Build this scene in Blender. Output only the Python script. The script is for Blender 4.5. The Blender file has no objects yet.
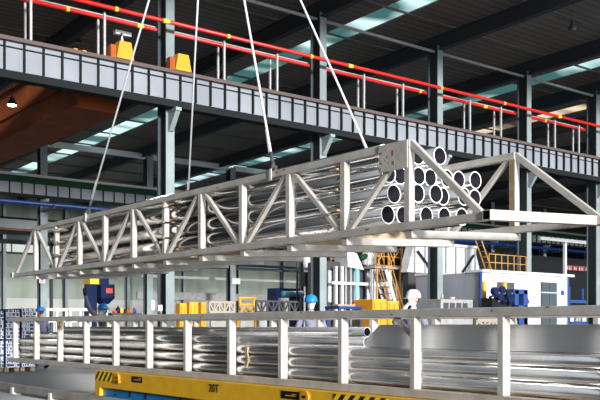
import bpy, bmesh, math, random
from mathutils import Vector, Matrix
random.seed(7)
C = bpy.context.scene.collection
# ---------------------------------------------------------------- camera model (hall axes: x = along the runway, y = across the bays)
F, HY, CZ = 880.0, 326.0, 1.26
CU, SU = 0.787, 0.617          # right.x , forward.x
def ray_y(px, Y):              # x where the sight line of a pixel column meets the plane y=Y
    m = (px-300)/F
    return Y*(SU+CU*m)/(CU-SU*m)
def ray_x(px, X):
    m = (px-300)/F
    return X*(CU-SU*m)/(SU+CU*m)
def dep(x, y): return SU*x+CU*y
def zpy(py, x, y): return CZ+(HY-py)*dep(x, y)/F
def P(px, D):
    m = (px-300)/F
    return (D*(SU+CU*m), D*(CU-SU*m))
ORD = ['first','second','third','fourth','fifth','sixth','seventh','eighth','ninth','tenth','eleventh','twelfth','thirteenth','fourteenth','fifteenth','sixteenth','seventeenth','eighteenth']
# ---------------------------------------------------------------- materials
MATS = {}
def mat(name, col, rough=0.5, metal=0.0, noise=0.0, scale=4.0, bump=0.0, bscale=None, stretch=(1,1,1), col2=None, emit=0.0, ecol=None, thr=None):
    if name in MATS: return MATS[name]
    m = bpy.data.materials.new(name); m.use_nodes = True
    nt = m.node_tree; b = nt.nodes['Principled BSDF']
    b.inputs['Base Color'].default_value = (*col, 1); b.inputs['Roughness'].default_value = rough; b.inputs['Metallic'].default_value = metal
    if max(col)<.1: b.inputs['Specular IOR Level'].default_value=.12
    if noise > 0 or bump > 0 or col2:
        tc = nt.nodes.new('ShaderNodeTexCoord'); mp = nt.nodes.new('ShaderNodeMapping'); mp.inputs['Scale'].default_value = stretch
        nt.links.new(tc.outputs['Object'], mp.inputs['Vector'])
        n = nt.nodes.new('ShaderNodeTexNoise'); n.inputs['Scale'].default_value = scale; n.inputs['Detail'].default_value = 5
        nt.links.new(mp.outputs['Vector'], n.inputs['Vector'])
        r = nt.nodes.new('ShaderNodeValToRGB')
        lo, hi = (thr if thr else (0.3, 0.7))
        r.color_ramp.elements[0].position = lo; r.color_ramp.elements[1].position = hi
        c2 = col2 if col2 else tuple(c*(1-noise) for c in col)
        r.color_ramp.elements[0].color = (*c2, 1); r.color_ramp.elements[1].color = (*col, 1)
        nt.links.new(n.outputs['Fac'], r.inputs['Fac']); nt.links.new(r.outputs['Color'], b.inputs['Base Color'])
        if bump > 0:
            n2 = nt.nodes.new('ShaderNodeTexNoise'); n2.inputs['Scale'].default_value = bscale or scale*3
            nt.links.new(mp.outputs['Vector'], n2.inputs['Vector'])
            bp = nt.nodes.new('ShaderNodeBump'); bp.inputs['Strength'].default_value = bump; bp.inputs['Distance'].default_value = 0.02
            nt.links.new(n2.outputs['Fac'], bp.inputs['Height']); nt.links.new(bp.outputs['Normal'], b.inputs['Normal'])
    if emit > 0:
        b.inputs['Emission Color'].default_value = (*(ecol or col), 1); b.inputs['Emission Strength'].default_value = emit
    MATS[name] = m
    return m
def stripes_mat(name, ca, cb, freq, axis='xz'):
    m = bpy.data.materials.new(name); m.use_nodes = True; nt = m.node_tree; b = nt.nodes['Principled BSDF']
    tc = nt.nodes.new('ShaderNodeTexCoord'); sp = nt.nodes.new('ShaderNodeSeparateXYZ'); nt.links.new(tc.outputs['Object'], sp.inputs[0])
    a = nt.nodes.new('ShaderNodeMath'); a.operation = 'ADD'
    nt.links.new(sp.outputs['Y'], a.inputs[0]); nt.links.new(sp.outputs['Z'], a.inputs[1])
    mu = nt.nodes.new('ShaderNodeMath'); mu.operation = 'MULTIPLY'; mu.inputs[1].default_value = freq; nt.links.new(a.outputs[0], mu.inputs[0])
    fr = nt.nodes.new('ShaderNodeMath'); fr.operation = 'FRACT'; nt.links.new(mu.outputs[0], fr.inputs[0])
    gt = nt.nodes.new('ShaderNodeMath'); gt.operation = 'GREATER_THAN'; gt.inputs[1].default_value = 0.5; nt.links.new(fr.outputs[0], gt.inputs[0])
    mx = nt.nodes.new('ShaderNodeMix'); mx.data_type = 'RGBA'; nt.links.new(gt.outputs[0], mx.inputs[0])
    mx.inputs[6].default_value = (*ca, 1); mx.inputs[7].default_value = (*cb, 1); nt.links.new(mx.outputs[2], b.inputs['Base Color'])
    b.inputs['Roughness'].default_value = 0.5
    return m
def ribs_mat(name, ca, cb, freq, axis, rough=0.6):
    """profiled sheet: fine parallel ribs along one object axis"""
    m = bpy.data.materials.new(name); m.use_nodes = True; nt = m.node_tree; b = nt.nodes['Principled BSDF']
    tc = nt.nodes.new('ShaderNodeTexCoord'); sp = nt.nodes.new('ShaderNodeSeparateXYZ'); nt.links.new(tc.outputs['Object'], sp.inputs[0])
    mu = nt.nodes.new('ShaderNodeMath'); mu.operation = 'MULTIPLY'; mu.inputs[1].default_value = freq*2*math.pi; nt.links.new(sp.outputs[axis], mu.inputs[0])
    si = nt.nodes.new('ShaderNodeMath'); si.operation = 'SINE'; nt.links.new(mu.outputs[0], si.inputs[0])
    r = nt.nodes.new('ShaderNodeMapRange'); r.inputs[1].default_value = 0.3; r.inputs[2].default_value = 0.95; nt.links.new(si.outputs[0], r.inputs[0])
    n = nt.nodes.new('ShaderNodeTexNoise'); n.inputs['Scale'].default_value = 0.35; nt.links.new(tc.outputs['Object'], n.inputs['Vector'])
    mx = nt.nodes.new('ShaderNodeMix'); mx.data_type = 'RGBA'; nt.links.new(r.outputs[0], mx.inputs[0])
    mx.inputs[6].default_value = (*ca, 1); mx.inputs[7].default_value = (*cb, 1)
    m2 = nt.nodes.new('ShaderNodeMix'); m2.data_type = 'RGBA'; m2.blend_type = 'MULTIPLY'; m2.inputs[0].default_value = 0.5
    nt.links.new(mx.outputs[2], m2.inputs[6]); nt.links.new(n.outputs['Fac'], m2.inputs[7]); nt.links.new(m2.outputs[2], b.inputs['Base Color'])
    b.inputs['Roughness'].default_value = rough
    return m
STEEL = mat('mill_steel', (.57,.54,.50), .45, .1, scale=5, col2=(.42,.40,.365), bump=.15)
STEELD = mat('dull_steel', (.36,.34,.31), .5, .3, scale=5, col2=(.22,.20,.18), bump=.1)
ALU = mat('aluminium_pipe_skin', (.66,.645,.63), .16, 1.0, scale=3, stretch=(6,.5,6), col2=(.62,.61,.60), bump=.05, bscale=2)
ALUIN = mat('pipe_inside_shade', (.012,.012,.018), .6, .0)  # near-black colour stands for the shade inside the pipes
ALUM = mat('dull_aluminium', (.82,.82,.82), .4, .1, scale=1.2, stretch=(6,.3,6), col2=(.72,.72,.73))
ALT = mat('tube_aluminium', (.78,.77,.76), .24, .86, scale=3, stretch=(6,.5,6), col2=(.70,.69,.68))
RIM = mat('cut_pipe_edge_glow', (.95,.95,.97), .4, .0, emit=.25)  # slight emission paints a bright glint on the cut rims
RUST = mat('rust', (.32,.13,.06), .8)
WOOD = mat('raw_wood', (.50,.38,.25), .8, 0, noise=.4, scale=6, stretch=(1,1,6))
ORUST = mat('primer_brown', (.33,.24,.14), .7, 0, noise=.4, scale=8)
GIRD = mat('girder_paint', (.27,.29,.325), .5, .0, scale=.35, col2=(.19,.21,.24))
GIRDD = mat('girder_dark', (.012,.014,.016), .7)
RAILB = mat('rail_brown', (.10,.07,.065), .7)
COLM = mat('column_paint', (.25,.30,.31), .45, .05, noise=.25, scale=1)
COLD = mat('column_shade_dark', (.06,.075,.083), .6)  # shaded copy of the column paint; also used for plain dark parts
RAFT = mat('rafter_paint', (.06,.07,.08), .8)
TIE = mat('tie_paint', (.42,.42,.42), .5)
RED = mat('red_paint', (.62,.02,.015), .35)
YEL = mat('yellow_paint', (.85,.47,.02), .4, 0, noise=.18, scale=5)
YEL2 = mat('bright_yellow', (.72,.31,.012), .5)
LAB = mat('yellow_tape', (.85,.75,.05), .5)
ORG = mat('orange_paint', (.42,.09,.014), .8, 0, noise=.35, scale=1.2)
ORL = mat('orange_rail', (.50,.23,.045), .6)
BLUE = mat('blue_paint', (.01,.20,.48), .4, 0, noise=.25, scale=3)
NAVY = mat('navy_paint', (.005,.013,.05), .4)
CBLUE = mat('cobalt_paint', (.008,.045,.20), .4)
GREEN = mat('green_paint', (.008,.045,.02), .6)
WHITE = mat('white_paint', (.68,.69,.70), .5, noise=.06, scale=3)
WHITE2 = mat('panel_white', (.62,.66,.74), .55, noise=.05, scale=2)
SHADEP = mat('panel_white_shaded', (.33,.36,.42), .6, noise=.1, scale=2)  # cabin panel in shadow: darker copy of the white panel colour
GREY = mat('machine_grey', (.35,.35,.36), .5, .1, noise=.3, scale=4)
SILV = mat('silver_sheet', (.62,.63,.66), .45, .1, noise=.3, scale=2)
BLACK = mat('black', (.012,.012,.014), .5)
DGREY = mat('dark_grey', (.06,.06,.065), .6)
GLASS = mat('dark_glass', (.05,.07,.08), .1)
REDT = mat('red_label', (.55,.05,.03), .5)
BAN = mat('banner_red', (.13,.006,.01), .6)
CYAN = mat('cyan_pipe', (.18,.45,.62), .4)
ROPE = mat('wire_rope', (.75,.77,.80), .35, .3)
HAZ = stripes_mat('hazard_stripes', (.95,.62,.02), (.01,.01,.01), 6.5)
SKIN = mat('skin', (.62,.38,.27), .55)
HAIR = mat('hair_black', (.015,.012,.01), .6)
CLOTH = mat('work_jacket', (.27,.27,.38), .85, noise=.3, scale=12)
TROUS = mat('work_trousers', (.035,.037,.07), .85, noise=.3, scale=10)
HELB = mat('helmet_blue', (.01,.22,.62), .3)
HELW = mat('helmet_white', (.85,.86,.87), .3)
MASK = mat('mask_white', (.78,.85,.90), .8)
GLOVE = mat('glove_dark', (.03,.03,.035), .8)
GLOVEW = mat('glove_white', (.7,.7,.68), .8)
# ---------------------------------------------------------------- mesh builder
class MB:
    def __init__(s): s.bm = bmesh.new(); s.mi = 0; s.slots = []
    def m(s, material):
        if material not in s.slots: s.slots.append(material)
        s.mi = s.slots.index(material); return s
    def _f(s, vs):
        try:
            f = s.bm.faces.new(vs); f.material_index = s.mi; return f
        except ValueError: return None
    def hexa(s, p):        # 8 points: 4 bottom, 4 top
        v = [s.bm.verts.new(q) for q in p]
        for a in ((3,2,1,0),(4,5,6,7),(0,1,5,4),(1,2,6,5),(2,3,7,6),(3,0,4,7)): s._f([v[i] for i in a])
        return s
    def box(s, x0,x1,y0,y1,z0,z1):
        return s.hexa([(x0,y0,z0),(x1,y0,z0),(x1,y1,z0),(x0,y1,z0),(x0,y0,z1),(x1,y0,z1),(x1,y1,z1),(x0,y1,z1)])
    def bar(s, p, q, w, h, side=None):
        p=Vector(p); q=Vector(q); d=(q-p).normalized()
        ref=Vector((0,0,1)) if abs(d.z)<.95 else Vector((0,1,0))
        a=Vector(side).normalized() if side else d.cross(ref).normalized()
        b=a.cross(d).normalized()
        a=a*w/2; b=b*h/2
        return s.hexa([p-a-b,p+a-b,q+a-b,q-a-b,p-a+b,p+a+b,q+a+b,q-a+b])
    def tube(s, p, q, r, n=12, r2=None, cap=True):
        p=Vector(p); q=Vector(q); d=(q-p).normalized(); r2=r if r2 is None else r2
        ref=Vector((0,0,1)) if abs(d.z)<.95 else Vector((1,0,0))
        a=d.cross(ref).normalized(); b=d.cross(a)
        A=[];B=[]
        for i in range(n):
            t=2*math.pi*i/n; o=a*math.cos(t)+b*math.sin(t)
            A.append(s.bm.verts.new(p+o*r)); B.append(s.bm.verts.new(q+o*r2))
        for i in range(n):
            f=s._f([A[i],A[(i+1)%n],B[(i+1)%n],B[i]])
            if f: f.smooth=True
        if cap: s._f(A[::-1]); s._f(B)
        return s
    def path(s, pts, r, n=8):
        for a,b in zip(pts[:-1],pts[1:]): s.tube(a,b,r,n)
        return s
    def lathe(s, prof, c, n=20, ax='z'):
        rings=[]
        for r,h in prof:
            ring=[]
            for i in range(n):
                t=2*math.pi*i/n
                ring.append(s.bm.verts.new((c[0]+r*math.cos(t), c[1]+r*math.sin(t), c[2]+h)))
            rings.append(ring)
        for a,b in zip(rings[:-1],rings[1:]):
            for i in range(n):
                f=s._f([a[i],a[(i+1)%n],b[(i+1)%n],b[i]])
                if f: f.smooth=True
        s._f(rings[0][::-1]); s._f(rings[-1])
        return s
    def build(s, name, parent=None, material=None, bevel=0):
        if material is not None: s.slots=[material] if not s.slots else s.slots
        bmesh.ops.recalc_face_normals(s.bm, faces=s.bm.faces)
        if bevel: bmesh.ops.bevel(s.bm, geom=list(s.bm.edges), offset=bevel, segments=1, affect='EDGES')
        me=bpy.data.meshes.new(name); s.bm.to_mesh(me); s.bm.free()
        for m_ in s.slots: me.materials.append(m_)
        o=bpy.data.objects.new(name, me); C.objects.link(o)
        if parent:
            o.parent=parent
            o.matrix_parent_inverse=Matrix.Translation(-parent.location) if parent.type=='EMPTY' else Matrix()
        return o
def tag(o, label=None, cat=None, group=None, kind=None):
    if label: o['label']=label
    if cat: o['category']=cat
    if group: o['group']=group
    if kind: o['kind']=kind
    return o
def thing(name, loc, label, cat, group=None):
    o=bpy.data.objects.new(name, None); C.objects.link(o); o.location=loc; o.empty_display_size=.2
    return tag(o,label,cat,group)
def B(m_, *a): return MB().m(m_).box(*a)
def struct(o, ): o['kind']='structure'; return o

# ================================================================ SETTING
YG, YH, YW = 29.1, 59.0, 85.0             # front column row, second row, far wall
RS = .02
def rz(y): return 14.5+RS*(YG-y)          # underside of rafters
floor_m = mat('floor_concrete', (.065,.078,.09), .42, 0, scale=.5, col2=(.04,.05,.058), bump=.05)
struct(B(floor_m, -25,115,-12,YW+1,-.2,0).build('floor'))
# far wall: pale green sheet above white dado, dark girts
wg = ribs_mat('wall_green_sheet', (.33,.385,.33), (.28,.33,.28), .35, 'X')
w=MB().m(wg).box(-25,112,YW,YW+.3,4.0,15.5).m(mat('dado_paint',(.42,.43,.42),.7)).box(-25,112,YW-.05,YW+.3,0,4.0)
struct(w.build('wall_back'))
ew = ribs_mat('wall_dark_sheet', (.05,.06,.07), (.03,.035,.04), 1.0, 'Y')
struct(B(ew, 112,112.3,14,YW,0,15.5).build('wall_right'))
struct(B(ew, -25.3,-25,4,YW,0,15.5).build('wall_left'))
for i in range(9):  # unseen dim glowing panes added to put highlights on the pipes
    struct(B(mat('side_glow_pane',(.1,.12,.12),.3,emit=.10,ecol=(.85,.95,1)),-25,-24.95,8+i*8.2,12.5+i*8.2,3.5,8.5).build('window_%d'%(20+i)))
# windows in the far wall (bands of pale glass)
winm = mat('far_window', (.55,.63,.58), .3, 0, emit=.25, ecol=(.7,.85,.75))
k=0
for (a,b,z0,z1) in ((-5,24,8.5,9.3),(26,60,8.5,9.3)):
    k+=1
    mb=MB().m(winm).box(a,b,YW-.12,YW-.02,z0,z1).m(COLD)
    mb.box(a,b,YW-.2,YW-.1,z0-.12,z0).box(a,b,YW-.2,YW-.1,z1,z1+.12)
    xx=a
    while xx<=b: mb.box(xx-.04,xx+.04,YW-.2,YW-.1,z0,z1); xx+=2.4
    struct(mb.build('window_%d'%k))
struct(B(COLD,-25,112,YW-.5,YW-.15,9.4,10.1).build('trim_1'))
# roof deck
deck=ribs_mat('roof_deck', (.25,.235,.21), (.16,.15,.135), 2.2, 'Y', .8)
def roofbox(mb,x0,x1,y0,y1,d0,d1):
    return mb.hexa([(x0,y0,rz(y0)+d0),(x1,y0,rz(y0)+d0),(x1,y1,rz(y1)+d0),(x0,y1,rz(y1)+d0),(x0,y0,rz(y0)+d1),(x1,y0,rz(y0)+d1),(x1,y1,rz(y1)+d1),(x0,y1,rz(y1)+d1)])
DECKP = mat('purlin_paint', (.14,.13,.12), .8)
SKY=[(27.1,28.5,'c'),(41.3,42.7,'c'),(48.6,50.0,'w')]
mb=MB().m(deck); xs=[-25]+[v for s_ in SKY for v in s_[:2]]+[112]
for i in range(0,len(xs),2): roofbox(mb,xs[i],xs[i+1],14,YW,.92,1.1)
struct(mb.build('ceiling'))
def sky_mat(name, c1, c2, s1):
    m=bpy.data.materials.new(name); m.use_nodes=True; nt=m.node_tree; b=nt.nodes['Principled BSDF']
    tc=nt.nodes.new('ShaderNodeTexCoord'); mp=nt.nodes.new('ShaderNodeMapping'); mp.inputs['Scale'].default_value=(.2,.45,1)
    nt.links.new(tc.outputs['Object'],mp.inputs[0]); n=nt.nodes.new('ShaderNodeTexNoise'); n.inputs['Scale'].default_value=1; n.inputs['Detail'].default_value=1
    nt.links.new(mp.outputs[0],n.inputs[0]); r=nt.nodes.new('ShaderNodeValToRGB')
    r.color_ramp.elements[0].position=.42; r.color_ramp.elements[0].color=(*c1,1); r.color_ramp.elements[1].position=.62; r.color_ramp.elements[1].color=(*c2,1)
    nt.links.new(n.outputs['Fac'],r.inputs[0]); nt.links.new(r.outputs[0],b.inputs['Emission Color']); b.inputs['Emission Strength'].default_value=s1
    b.inputs['Base Color'].default_value=(.05,.08,.08,1)
    return m
sm={'c':sky_mat('skylight_teal',(.035,.11,.11),(.60,.85,.85),1.3),'w':sky_mat('skylight_warm',(.04,.03,.025),(.85,.66,.45),1.2)}
for i,(a,b,t) in enumerate(SKY):
    struct(roofbox(MB().m(sm[t]),a,b,14,YW,.98,1.02).build('window_%d'%(k+1+i)))
for i in range(17):                       # purlins
    y=16+i*4.1
    struct(MB().m(DECKP).box(-25,112,y-.03,y+.03,rz(y)+.82,rz(y)+.92).build('trim_%d'%(i+2)))
# ================================================================ COLUMNS
def column(x,y,ztop,label,group,dx=.32,dy=.6,foot=True,bracket=None):
    t=thing('steel_column',(x,y+dy/2,0),label,'column',group)
    MB().m(COLM).box(x-dx/2,x+dx/2,y-.02,y+.02,0.03,ztop).m(COLD).box(x-dx/2,x+dx/2,y+dy-.02,y+dy+.02,0.03,ztop).build('flange',t)  # rear flange and web take the darker tone of the unlit side
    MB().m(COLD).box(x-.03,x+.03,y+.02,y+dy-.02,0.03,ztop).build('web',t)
    MB().m(DGREY).box(x-dx/2-.1,x+dx/2+.1,y-.12,y+dy+.12,0,.03).build('base_plate',t)
    if bracket: 
        MB().m(COLM).box(x-.12,x+.12,y-.66,y-.02,bracket-.12,bracket).hexa([(x-.1,y-.1,bracket-.8),(x+.1,y-.1,bracket-.8),(x+.1,y-.02,bracket-.8),(x-.1,y-.02,bracket-.8),(x-.1,y-.6,bracket-.12),(x+.1,y-.6,bracket-.12),(x+.1,y-.02,bracket-.12),(x-.1,y-.02,bracket-.12)]).build('bracket',t)
    return t
FC=[ray_y(p,YG) for p in (170,323,440,529,598)]
colG=[]
zb = 9.66
fl=['left of the frame behind the vertical cables','middle of the frame behind the fourth lifting cable','behind the open end of the hoisted pipes','right of the hoisted frame, rising through the white cabin','at the right edge of the picture']
for i,x in enumerate(FC):
    column(x,YG,rz(YG)+.2,'tall grey steel column of the near runway, '+fl[i],'near row of steel columns',dx=.36,dy=.62,bracket=zb-.28)
HC=[ray_y(p,YH) for p in (44,150,233,306,374,493,545,590)]
HCO=[]
for i,x in enumerate(HC):
    HCOL=column(x,YH,rz(YH)+.1,'distant grey steel column under the green runway girder, %s from the left in its row'%ORD[i],'second row of steel columns',dx=.5,dy=.6,bracket=zpy(197,ray_y(60,YH-.55),YH-.55)-.21); HCO.append(HCOL)
for i,p in enumerate((5,67,129,185,240,285,330)):
    x=ray_y(p,YW-1)
    column(x,YW-.9,13.2,'thin dark column against the far green wall, %s from the left along that wall'%ORD[i],'columns against the far wall',dx=.3,dy=.45)
# ================================================================ ROOF RAFTERS + TIES
for i,x in enumerate([FC[0]-7.4]+FC+[FC[-1]+6.3,FC[-1]+13,FC[-1]+21,FC[-1]+29]):
    mb=MB().m(RAFT)
    roofbox(mb,x-.16,x+.16,14,YW-.2,0,.03); roofbox(mb,x-.02,x+.02,14,YW-.2,.03,.68); roofbox(mb,x-.16,x+.16,14,YW-.2,.68,.71)
    tag(mb.build('roof_rafter'),'dark steel roof rafter crossing the hall above the columns, %s from the left'%ORD[i],'rafter','roof rafters')
for i in range(len(FC)-1):
    a,b=FC[i]+.2,FC[i+1]-.2
    tag(MB().m(TIE).tube((a,YG+.2,rz(YG)-.06),(b,YG+.2,rz(YG)-.06),.07,10).build('tie_rod'),'pale strut pipe under the roof between near columns, %s from the left'%ORD[i],'strut','roof struts')
for i in range(4):
    a,b=HC[i]+.3,HC[i+1]-.3
    tag(B(WHITE,a,b,YH+.1,YH+.4,rz(YH)-.1,rz(YH)+.28).build('tie_beam'),'white tie beam high between distant columns, %s from the left'%ORD[i],'beam','far tie beams')
# ================================================================ NEAR RUNWAY GIRDER
YF=YG-.62                                 # near face
zt = zpy(70, ray_y(166,YF), YF); 
x0,x1=4,58
t=thing('runway_girder',(30,YF+.3,zb-.28),'long grey crane runway girder with stiffeners crossing above the hoisted pipes','girder')
mb=MB().m(GIRD).box(x0,x1,YF+.16,YF+.2,zb,zt-.05); mb.build('web',t)
MB().m(RAILB).box(x0,x1,YF,YF+.55,zt-.05,zt+.02).box(x0,x1,YF+.06,YF+.12,zt+.02,zt+.1).build('top_flange',t)
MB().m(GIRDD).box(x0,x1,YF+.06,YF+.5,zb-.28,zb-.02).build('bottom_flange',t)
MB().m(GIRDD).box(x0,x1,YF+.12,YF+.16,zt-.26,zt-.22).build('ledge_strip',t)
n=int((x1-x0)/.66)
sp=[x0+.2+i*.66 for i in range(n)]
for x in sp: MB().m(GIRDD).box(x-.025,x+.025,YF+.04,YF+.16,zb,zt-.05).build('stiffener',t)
struct_dummy=None
# rail posts with the two red conductor pipes
PX=[33,107,227,280,367,406,473,504,558,582]
px_near=[ray_y(p,YF+.1) for p in PX]
zr=12.35
for i,x in enumerate(px_near):
    tag(MB().m(TIE).bar((x,YF+.3,zt+.0),(x,YF+.3,zpy(6.5,ray_y(107,YF),YF)-.1),.075,.075).build('rail_post'),'thin grey railing post on the near edge of the runway girder, %s from the left'%ORD[i],'post','near railing posts')
    YP=YG+.9; zr=zpy(14,ray_y(98,YP),YP); x=ray_y([25,98,218,270,358,397,464,494,548,573][i],YP)
    tag(MB().m(TIE).bar((x,YP,zt-.0),(x,YP,zr),.07,.07).build('rail_post'),'thin grey railing post on the far edge of the runway girder, %s from the left'%ORD[i],'post','far railing posts')
zr1=zpy(21,ray_y(166,YF-.05),YF-.05)
def redpipe(y,z,label,lab):
    t=thing('red_conductor_pipe',(20,y,z),label,'pipe')
    MB().m(RED).tube((x0,y,z),(x1,y,z),.075,10).build('pipe_run',t)
    for i_,x in enumerate(lab): MB().m(LAB).tube((x-(.13 if i_%3==1 else .06),y,z),(x+(.13 if i_%3==1 else .06),y,z),.088,10).build('yellow_band',t)
    return t
redpipe(YF-.02,zr1,'upper bright red conductor pipe running in front of the columns',[ray_y(p,YF) for p in (116,166,228,311,350,441,504,559)])
redpipe(YG+.78,zpy(35.5,ray_y(180,YG+.78),YG+.78),'lower red conductor pipe running behind the columns',[ray_y(p,YG+1.1) for p in (64,136,248,415,480,540)])
tag(MB().m(TIE).tube((x0,YG+.9,zr),(x1,YG+.9,zr),.035,8).build('handrail'),'thin grey handrail just above the lower red pipe','handrail')
# walkway behind the girder (carries the far posts)
tag(B(GIRDD,x0,x1,YG+.66,YG+1.25,zt-.12,zt-.0).build('runway_walkway'),'dark walkway strip behind the top of the near runway girder','walkway')
# yellow buffers
for p,lab in ((125,'yellow trapezoid crane buffer below the camera post'),(183,'yellow trapezoid crane buffer right of the first near column')):
    x=ray_y(p,YF+.05); w0,w1=.34,.22; y0,y1=YF+.0,YF+.36; za=zt+.1; zc=za+.62
    t=thing('crane_buffer',(x,YF+.2,zt+.1),lab,'buffer','yellow crane buffers')
    MB().m(YEL2).hexa([(x-w0,y0,za),(x+w0,y0,za),(x+w0,y1,za),(x-w0,y1,za),(x-w1,y0,zc),(x+w1,y0,zc),(x+w1,y1,zc),(x-w1,y1,zc)]).build('housing',t)
    MB().m(ORG).box(x-w0-.2,x-w0+.0,y1-.3,y1-.02,za,za+.45).build('bracket',t)
for p in (83,92):
    x=ray_y(p,YG+.3); tag(B(YEL2,x-.07,x+.07,YG+.9,YG+1.0,zt,zt+.62).build('marker_post'),'short yellow post standing on the girder, %s of two'%('left' if p==83 else 'right'),'post','short yellow posts')
x=ray_y(123,YG+.9)
t=thing('camera_post',(x,YG+.9,zt),'small pole with white camera and dark cables on the girder','camera')
MB().m(DGREY).tube((x,YG+.9,zt),(x,YG+.9,zt+1.2),.05,8).build('pole',t)
MB().m(WHITE).box(x-.35,x+.3,YG+.8,YG+1.0,zt+1.45,zt+1.6).tube((x,YG+.9,zt+1.2),(x-.1,YG+.9,zt+1.5),.05).build('camera_head',t)
MB().m(WHITE).box(x-.02,x+.2,YG+.75,YG+.9,zt+.75,zt+.95).build('junction_box',t)
MB().m(BLACK).path([(x-.1,YG+.8,zt+1.5),(x-.25,YG+.8,zt+1.1),(x-.15,YG+.8,zt+.8),(x-.3,YG+.8,zt+.45),(x-.1,YG+.8,zt)],.035).build('cable',t)
# orange crane bridge of the bay beyond
t=thing('overhead_crane',(14.5,44,9.3),'dark orange overhead crane girder in the bay beyond, upper left','crane')
MB().m(ORG).box(13.5,15.1,YG+1.4,YH-2.2,9.35,11.4).build('box_girder',t)
MB().m(ORG).box(13.4,13.5,YG+1.4,YH-2.2,10.2,10.3).box(13.35,15.25,YG+1.4,YH-2.2,9.3,9.35).build('lower_flange',t)
MB().m(ORG).box(11.6,14.6,YG+1.3,YG+1.7,zt+.0,zt+.45).build('end_carriage',t)
for i in range(6):
    MB().m(ORL).bar((12.9,YG+4+i*4,11.4),(12.9,YG+4+i*4,12.2),.05,.05).build('railing_post',t)
MB().m(ORG).box(13.3,13.7,YG+1.6,YH-2.4,11.3,11.35).build('walkway',t)
# ================================================================ SECOND RUNWAY GIRDER (green top)
yf=YH-.55; xg0,xg1=-20,105
def zat(p,py): return zpy(py,ray_y(p,yf),yf)
ztop=zat(60,180); zbot=zat(60,197)
t=thing('green_runway_girder',(40,yf+.3,zbot-.2),'distant runway girder with dark green top flange and grey ribbed web','girder')
MB().m(GIRD).box(xg0,xg1,yf+.1,yf+.14,zbot,ztop-.3).build('web',t)
MB().m(GREEN).box(xg0,xg1,yf-.12,yf+.4,ztop-.42,ztop).build('top_flange',t)
MB().m(TIE).box(xg0,xg1,yf-.1,yf+.4,ztop,ztop+.18).build('top_ledge',t)
MB().m(GIRDD).box(xg0,xg1,yf,yf+.35,zbot-.2,zbot).build('bottom_flange',t)
x=xg0+.3; cnt=0
while x<xg1 and cnt<98:
    if ray_y(-15,yf)<x<ray_y(615,yf): MB().m(GIRDD).box(x-.03,x+.03,yf,yf+.1,zbot,ztop-.42).build('stiffener',t); cnt+=1
    x+=.85
yb=YH-1.6
tag(MB().m(CBLUE).tube((-15,yb,zpy(203,ray_y(30,yb),yb)),(100,yb,zpy(203,ray_y(30,yb),yb)),.16,10).build('blue_pipe'),'long blue pipe just under the green runway girder','pipe')
zbp=zpy(203,ray_y(30,yb),yb)
for i,x in enumerate(HC):
    MB().m(DGREY).box(x-.06,x+.06,yb-.2,YH-.02,zbp-.3,zbp-.165).box(x-.06,x+.06,yb-.24,yb-.17,zbp-.3,zbp+.1).build('pipe_bracket',HCO[i])
t=thing('wall_runway_girder',(30,YW-1.2,10.6),'farthest grey runway girder along the green wall with rust-red rail','girder')
MB().m(GIRD).box(-20,100,YW-1.1,YW-1.0,10.7,11.6).build('web',t)
MB().m(RUST).box(-20,100,YW-1.3,YW-.95,10.5,10.62).build('rail',t)
MB().m(GIRDD).box(-20,100,YW-1.3,YW-.95,11.6,11.75).build('top_flange',t)
# ================================================================ LAMPS
def lamp(px,py,D,lab,lit=False,cord=1.2):
    x,y=P(px,D); z=zpy(py,x,y)
    t=thing('high_bay_lamp',(x,y,z),lab,'lamp','high bay lamps')
    MB().m(DGREY).tube((x,y,z+.3),(x,y,z+cord),.02,6).build('cord',t)
    MB().m(BLACK if not lit else DGREY).lathe([(.22,0),(.18,.08),(.09,.2),(.07,.32)],(x,y,z)).build('lamp_shade',t)
    MB().m(mat('lamp_glow',(1,1,1),.5,emit=14) if lit else GLASS).lathe([(.12,-.04),(.18,0)],(x,y,z),16).build('bulb',t)
lamp(12,105,34,'lit white high bay lamp hanging in front of the orange crane girder',True,.9)
lamp(77,42,42,'dark unlit lamp hanging above the left runway girder',cord=.8)
lamp(573,29,37,'dark unlit lamp hanging near the upper right corner',cord=1.3)
lamp(223,78,44,'dark unlit lamp hanging just above the girder left of the third cable',cord=1.5)
lamp(340,85,48,'dark unlit lamp hanging just right of the middle column',cord=.8)

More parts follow.
